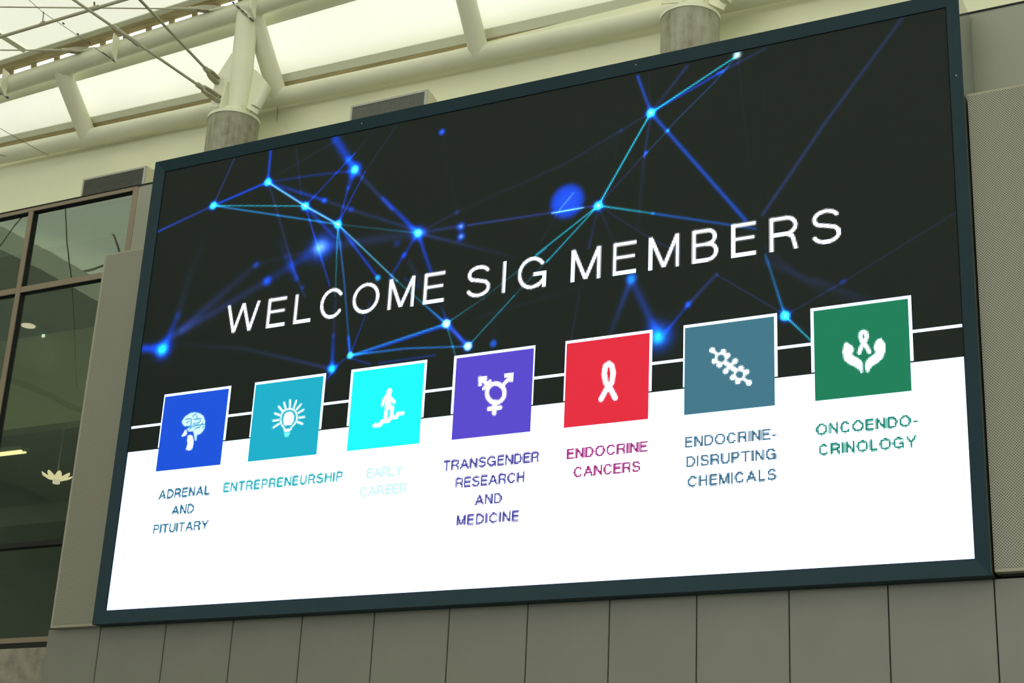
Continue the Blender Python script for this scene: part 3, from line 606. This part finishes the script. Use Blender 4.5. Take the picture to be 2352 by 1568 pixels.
# stroke alphabet, cap height 1
def arc(cx, cy, rx, ry, a0, a1, n=22): return [(cx+rx*math.cos(math.radians(a0+(a1-a0)*i/n)), cy+ry*math.sin(math.radians(a0+(a1-a0)*i/n))) for i in range(n+1)]
def glyph(ch, t):
    h = t/2; T1 = 1-h; w = {'W':1.28,'E':.72,'L':.64,'C':.88,'O':.97,'M':.93,'S':.80,'I':t,'G':.93,'B':.77,'R':.80,'A':.92,'D':.83,'N':.79,'P':.74,'T':.78,'U':.78,'H':.78,'Y':.88,'-':.34}[ch]; r = w-h; s = []; c = []
    if ch == 'W': s = [[(h,1.1),(.35,-.1)],[(.35,-.1),(w/2,1.06)],[(w/2,1.06),(w-.35,-.1)],[(w-.35,-.1),(w-h,1.1)]]; s = [[(h*.8,1.0),(.335,.02)],[(.335,.02),(w/2,.98)],[(w/2,.98),(w-.335,.02)],[(w-.335,.02),(w-h*.8,1.0)]]
    elif ch == 'E': s = [[(h,0),(h,1)],[(h,T1),(w,T1)],[(h,h),(w,h)],[(h,.53),(w*.94,.53)]]
    elif ch == 'L': s = [[(h,0),(h,1)],[(h,h),(w,h)]]
    elif ch == 'C': c = [arc(w/2+.01,.5,w/2-h,.5-h+.01,38,322,36)]
    elif ch == 'O': c = [arc(w/2,.5,w/2-h,.5-h+.01,0,360,40)]
    elif ch == 'G': c = [arc(w/2,.5,w/2-h,.5-h+.01,38,300,36)]; s = [[(w/2+.04,.45),(w,.45)],[(r,.5),(r,.0)]]; c.append([(w/2+.22,.09),(r-.02,.25)])
    elif ch == 'M': s = [[(h,0),(h,1)],[(r,0),(r,1)],[(h*1.1,.98),(w/2,.04)],[(w-h*1.1,.98),(w/2,.04)]]
    elif ch == 'N': s = [[(h,0),(h,1)],[(r,0),(r,1)],[(h,.98),(r,.02)]]
    elif ch == 'I': s = [[(h,0),(h,1)]]
    elif ch == 'H': s = [[(h,0),(h,1)],[(r,0),(r,1)],[(h,.53),(r,.53)]]
    elif ch == 'T': s = [[(w/2,0),(w/2,1)],[(0,T1),(w,T1)]]
    elif ch == 'U': s = [[(h,.32),(h,1)],[(r,.32),(r,1)]]; c = [arc(w/2,.34,w/2-h,.34-h+.005,180,360,20)]
    elif ch == 'A': s = [[(h*.6,0),(w/2,.97)],[(w-h*.6,0),(w/2,.97)],[(.2,.34),(w-.2,.34)]]
    elif ch == 'Y': s = [[(h*.7,1),(w/2,.42)],[(w-h*.7,1),(w/2,.42)],[(w/2,0),(w/2,.44)]]
    elif ch == '-': s = [[(0,.37),(w,.37)]]
    elif ch == 'D': s = [[(h,0),(h,1)],[(h,T1),(w*.42,T1)],[(h,h),(w*.42,h)]]; c = [arc(w*.42,.5,r-w*.42,.5-h,-90,90,20)]
    elif ch == 'P': s = [[(h,0),(h,1)],[(h,T1),(w*.6,T1)],[(h,.45),(w*.6,.45)]]; c = [arc(w*.6,(T1+.45)/2,r-w*.6,(T1-.45)/2,-90,90,14)]
    elif ch == 'R': s = [[(h,0),(h,1)],[(h,T1),(w*.58,T1)],[(h,.47),(w*.58,.47)]]; c = [arc(w*.58,(T1+.47)/2,r-w*.58-.01,(T1-.47)/2,-90,90,14), [(w*.6,.47),(w*.80,.38),(w*.86,.2),(w*.92,.0)]]
    elif ch == 'B': s = [[(h,0),(h,1)],[(h,T1),(w*.58,T1)],[(h,.53),(w*.58,.53)],[(h,h),(w*.6,h)]]; c = [arc(w*.58,(T1+.53)/2,r-w*.58-.04,(T1-.53)/2,-90,90,14), arc(w*.6,(h+.53)/2,r-w*.6,(.53-h)/2,-90,90,14)]
    elif ch == 'S':
        c = [arc(w/2,.735,w/2-h-.02,.265-h+.01,25,180,16) + [(h+.03,.66),(h+.10,.575),(w/2,.52),(w-h-.10,.455),(w-h-.01,.36)] + arc(w/2,.27,w/2-h,.27-h+.01,12,-160,18)]
    return w, s, c
def word(txt, x0, x1, base, cap, t, col):
    ws = [glyph(ch, t)[0] for ch in txt]; tr = ((x1-x0)/cap - sum(ws))/max(1, len(txt)-1); x = x0
    for ch, w in zip(txt, ws):
        _, s, c = glyph(ch, t)
        for q in s: stroke([(x+a*cap, base+b*cap) for a, b in q], t*cap, col, (base, base+cap), square=.001)
        for q in c: stroke([(x+a*cap, base+b*cap) for a, b in q], t*cap, col, (base-.01*cap, base+1.01*cap))
        x += (w+tr)*cap
white_text = np.zeros((NZ, NX), bool)
before = img.copy()
word('WELCOME', 1.262, 4.300, 3.285, .378, .121, WHITE); word('SIG', 4.585, 5.578, 3.278, .378, .121, WHITE); word('MEMBERS', 5.876, 8.862, 3.285, .378, .121, WHITE)
head_mask = np.abs(img-before).sum(2) > .35
caps = [[('ADRENAL',.566,1.309,1.292),('AND',.79,1.109,1.087),('PITUITARY',.545,1.345,.878)], [('ENTREPRENEURSHIP',1.508,3.141,1.302)], [('EARLY',3.464,3.927,1.304),('CAREER',3.392,3.988,1.098)],
  [('TRANSGENDER',4.436,5.584,1.304),('RESEARCH',4.602,5.422,1.098),('AND',4.852,5.168,.889),('MEDICINE',4.645,5.382,.681)], [('ENDOCRINE',5.912,6.806,1.300),('CANCERS',5.994,6.734,1.095)],
  [('ENDOCRINE-',7.219,8.16,1.298),('DISRUPTING',7.235,8.161,1.094),('CHEMICALS',7.251,8.163,.887)], [('ONCOENDO-',8.568,9.54,1.294),('CRINOLOGY',8.590,9.526,1.088)]]
ccol = [(.0,.36,.52), (.0,.66,.70), (.78,.97,.97), (.27,.22,.60), (.62,.05,.45), (.22,.40,.52), (.0,.50,.42)]
cap_mask = np.full((NZ, NX), -1); CRISP = True
for k, (lines, c) in enumerate(zip(caps, ccol)):
    before = img.copy()
    for txt, x0, x1, b in lines: word(txt, x0, x1, b, .109, .134, c)
    cap_mask[np.abs(img-before).sum(2) > .12] = k
# --- to linear light; overdriven white
def lin(c): c = np.clip(c, 0, 1); return np.where(c <= .04045, c/12.92, ((c+.055)/1.055)**2.4)
L = lin(img); mn = img.min(2); boost = np.clip((mn-.9)/.1, 0, 1)[..., None]
L = L*(1-boost) + boost*np.array([1.6, 2.1, 3.0])
# --- regions: 0 dark picture, 1 white band, 2 headline, 10+k tiles, 20+k captions
reg = np.zeros((NZ, NX), int); reg[cz_ < 1.919] = 1; reg[head_mask] = 2
for k, (x0, x1, z0, z1) in enumerate(tile_rects):
    reg[np.ix_((cz_ > z0-.004) & (cz_ < z1+.004), (cx_ > x0-.004) & (cx_ < x1+.004))] = 10+k
for k in range(7): reg[cap_mask == k] = 20+k
m_led = bpy.data.materials.new('led_pixels'); m_led.use_nodes = True; nt = m_led.node_tree; b = nt.nodes['Principled BSDF']
b.inputs['Base Color'].default_value = (.0145,.0205,.0175,1); b.inputs['Roughness'].default_value = .6; b.inputs['Specular IOR Level'].default_value = .12
av = nt.nodes.new('ShaderNodeAttribute'); av.attribute_name = 'led'; nt.links.new(av.outputs['Color'], b.inputs['Emission Color']); b.inputs['Emission Strength'].default_value = 1
def led_mesh(name, code, parent):
    vs, fs, cs = [], [], []; Lq = np.round(L, 3)
    for j in range(NZ):
        row = reg[j]; idx = np.nonzero(row == code)[0]
        if not len(idx): continue
        z0, z1 = j*SH/NZ, (j+1)*SH/NZ; st_ = idx[0]; pv = idx[0]
        def flush(a, b_):
            n = len(vs); x0, x1 = a*SW/NX, (b_+1)*SW/NX
            vs.extend(((x0,0,Z+z0),(x1,0,Z+z0),(x1,0,Z+z1),(x0,0,Z+z1))); fs.append((n,n+1,n+2,n+3)); cs.append((*Lq[j,a],1))
        for i in idx[1:]:
            if i != pv+1 or (Lq[j,i] != Lq[j,st_]).any(): flush(st_, pv); st_ = i
            pv = i
        flush(st_, pv)
    me = bpy.data.meshes.new(name); me.from_pydata(vs, [], fs); at_ = me.attributes.new('led', 'FLOAT_COLOR', 'FACE')
    at_.data.foreach_set('color', np.array(cs, dtype=np.float32).ravel()); me.materials.append(m_led)
    o = bpy.data.objects.new(name, me); COL.objects.link(o); o.parent = parent
    return o
vw = thing('video_wall', 'large dark-framed LED video wall reading WELCOME SIG MEMBERS with seven coloured tiles', 'screen', (0,0,0))
panel = led_mesh('display_panel', 0, vw); panel['label'] = 'dark upper picture with glowing blue network lines'
led_mesh('white_band', 1, panel)['label'] = 'bright white lower half of the picture'
led_mesh('headline', 2, panel)['label'] = 'white headline letters WELCOME SIG MEMBERS'
names = ['blue tile with a white brain icon','teal tile with a white light bulb icon','bright cyan tile with a figure climbing steps','purple tile with a transgender symbol','red tile with a white ribbon','slate blue tile with a white molecule','green tile with two hands under a ribbon']
capn = ['teal caption ADRENAL AND PITUITARY','teal caption ENTREPRENEURSHIP','very faint caption EARLY CAREER','violet caption TRANSGENDER RESEARCH AND MEDICINE','magenta caption ENDOCRINE CANCERS','slate caption ENDOCRINE-DISRUPTING CHEMICALS','green caption ONCOENDOCRINOLOGY']
for k in range(7): led_mesh('icon_tile', 10+k, panel)['label'] = names[k]
for k in range(7): led_mesh('caption', 20+k, panel)['label'] = capn[k]
# bezel: four mitred mouldings; inward slope added so they catch the picture's light
BO, BD, GP = .149, -.052, .012
def bez(a0, a1, b0, b1):       # inner edge a0-a1, outer edge b0-b1, (x, z)
    A0, A1, B0, B1 = [Vector((p[0], 0, Z+p[1])) for p in (a0, a1, b0, b1)]
    f = Vector((0, -.006, 0)); g = Vector((0, BD, 0)); k = Vector((0, .48, 0)); k2 = Vector((0,.06,0))
    bm = bmesh.new(); prof = lambda I, O: [I+f, O+g, O+k, I+k2]
    P = [bm.verts.new(v) for v in prof(A0, B0)]; Q = [bm.verts.new(v) for v in prof(A1, B1)]
    bm.faces.new(P); bm.faces.new(Q[::-1])
    for i in range(4): bm.faces.new((P[i], Q[i], Q[(i+1)%4], P[(i+1)%4]))
    bmesh.ops.recalc_face_normals(bm, faces=bm.faces)
    me = bpy.data.meshes.new('bezel'); bm.to_mesh(me); bm.free(); me.materials.append(M_BEZEL); me.materials.append(M_CASE)
    for p in me.polygons:
        if abs(p.normal.y) < .2 and (abs(p.center.x-SW/2) > SW/2+BO-.03): p.material_index = 1
    return new_obj('bezel', me, None, vw)
i_, e_ = GP, BO
bez((-i_, SH+i_), (SW+i_, SH+i_), (-e_, SH+e_), (SW+e_, SH+e_)); bez((-i_,-i_), (SW+i_,-i_), (-e_,-e_-.02), (SW+e_,-e_-.02))
bez((-i_,-i_), (-i_,SH+i_), (-e_,-e_-.02), (-e_,SH+e_)); bez((SW+i_,-i_), (SW+i_,SH+i_), (SW+e_,-e_-.02), (SW+e_,SH+e_))
box('back_housing', -.12, SW+.12, .012, .46, Z-.12, Z+SH+.12, M_GAP, vw)
for x, z in ((SW+.08, 4.88), (6.6, SH+.09), (3.0, SH+.09)):
    tube('bolt', [(x,-.034,Z+z),(x,-.02,Z+z)], .008, M_RIM, vw, 8)
# ------------------------------------------------------------------ perforated panels flanking the screen
def perf(label, x0, x1, z0, z1, margin_left, y=.03):
    t = thing('perforated_panel', label, 'panel', (x0, .5, Z+z0), 'perforated grey metal panels beside the screen')
    e = .035
    box('panel_tray', x0, x1, y+.004, .495, Z+z0, Z+z1, M_PERFEDGE, t, .003)
    box('perforated_face', x0+(e if margin_left else .004), x1-.004, y, y+.01, Z+z0+e, Z+z1-e*.7, M_PERF, t)
    box('shadow_gap', x0+.05, x1, YW+.01, .45, Z+z0-.024, Z+z0-.002, M_GAP, t)  # dark block painting the shadow line below the panel
_y = .03; PX0 = (at(240,583,1,_y).x + at(115,1440,1,_y).x)/2
perf('narrow perforated grey metal panel left of the screen, overlapping the window', PX0, -.152, at(170,1439,1,_y).z-Z, (at(240,583,1,_y).z+at(337,568,1,_y).z)/2-Z, True)
perf('perforated grey metal panel right of the screen', 10.162, 13.5, at(2320,1311.5,1,_y).z-Z, at(2290,203,1,_y).z-Z, False)
# ------------------------------------------------------------------ lamps in the room behind the glass, plus an added reflection glow
def lamp(name, label, P, kind):
    t = thing(name, label, 'lamp', tuple(P))
    if kind == 'disc':
        tube('housing', [P+Vector((0,0,.05)), P+Vector((0,0,.012))], .15, M_INTBEAM, t, 24); tube('lens', [P+Vector((0,0,.012)), P], .10, M_LAMP, t, 24)
    if kind == 'twin':
        for k in (-.07, .07): tube('spot', [P+Vector((k*.3,k*.8,.05)), P+Vector((k*.3,k*.8,-.02))], .028, M_COOL, t, 12)
        tube('base', [P+Vector((0,0,.10)), P+Vector((0,0,.05))], .12, M_INTBEAM, t, 16)
    if kind == 'bar':
        box('housing', P.x-.28, P.x+.28, P.y-.09, P.y+.09, P.z+.02, P.z+.07, M_INTBEAM, t)
        for k in (-.04, .04): box('tube', P.x-.26, P.x+.26, P.y+k-.015, P.y+k+.015, P.z, P.z+.02, M_TUBE, t)
    if kind == 'petal':  # no lamp: emissive bulb, stem and petals imitate a soft reflection
        m = emit('glowing_petal', (1,.82,.55), 2.0); tube('bulb', [P+Vector((0,0,.05)), P-Vector((0,0,.05))], .05, M_LAMP, t, 14); tube('stem', [P+Vector((0,0,.05)), P+Vector((0,0,.8))], .012, M_INTBEAM, t, 8)
        for k in range(9):
            a = 2*math.pi*k/9; u = Vector((math.cos(a), math.sin(a), 0)); v = Vector((-math.sin(a), math.cos(a), 0))
            bm = bmesh.new(); add_prism(bm, [P+u*.05-v*.02, P+u*.13-v*.05+Vector((0,0,.02)), P+u*.20-v*.03+Vector((0,0,.06)), P+u*.22+Vector((0,0,.08)), P+u*.20+v*.03+Vector((0,0,.06)), P+u*.13+v*.05+Vector((0,0,.02)), P+u*.05+v*.02], (0,0,.006)); bm_obj('petal', bm, m, t)
lamp('ceiling_lamp', 'oval glowing ceiling lamp behind the upper part of the tall glass pane', at(65,749,2,Z+4.60), 'disc')
lamp('spot_lamp', 'pair of tiny white spots just below the oval lamp behind the glass', at(109,774,2,Z+4.60), 'twin')
lamp('tube_lamp', 'yellow tube lamp at the left picture edge behind the glass', at(22,1042,1,1.6), 'bar')
lamp('reflection_glow', 'warm petal-shaped glow imitating a reflection in the glass left of the perforated panel', at(130,1102,1,1.5), 'petal')
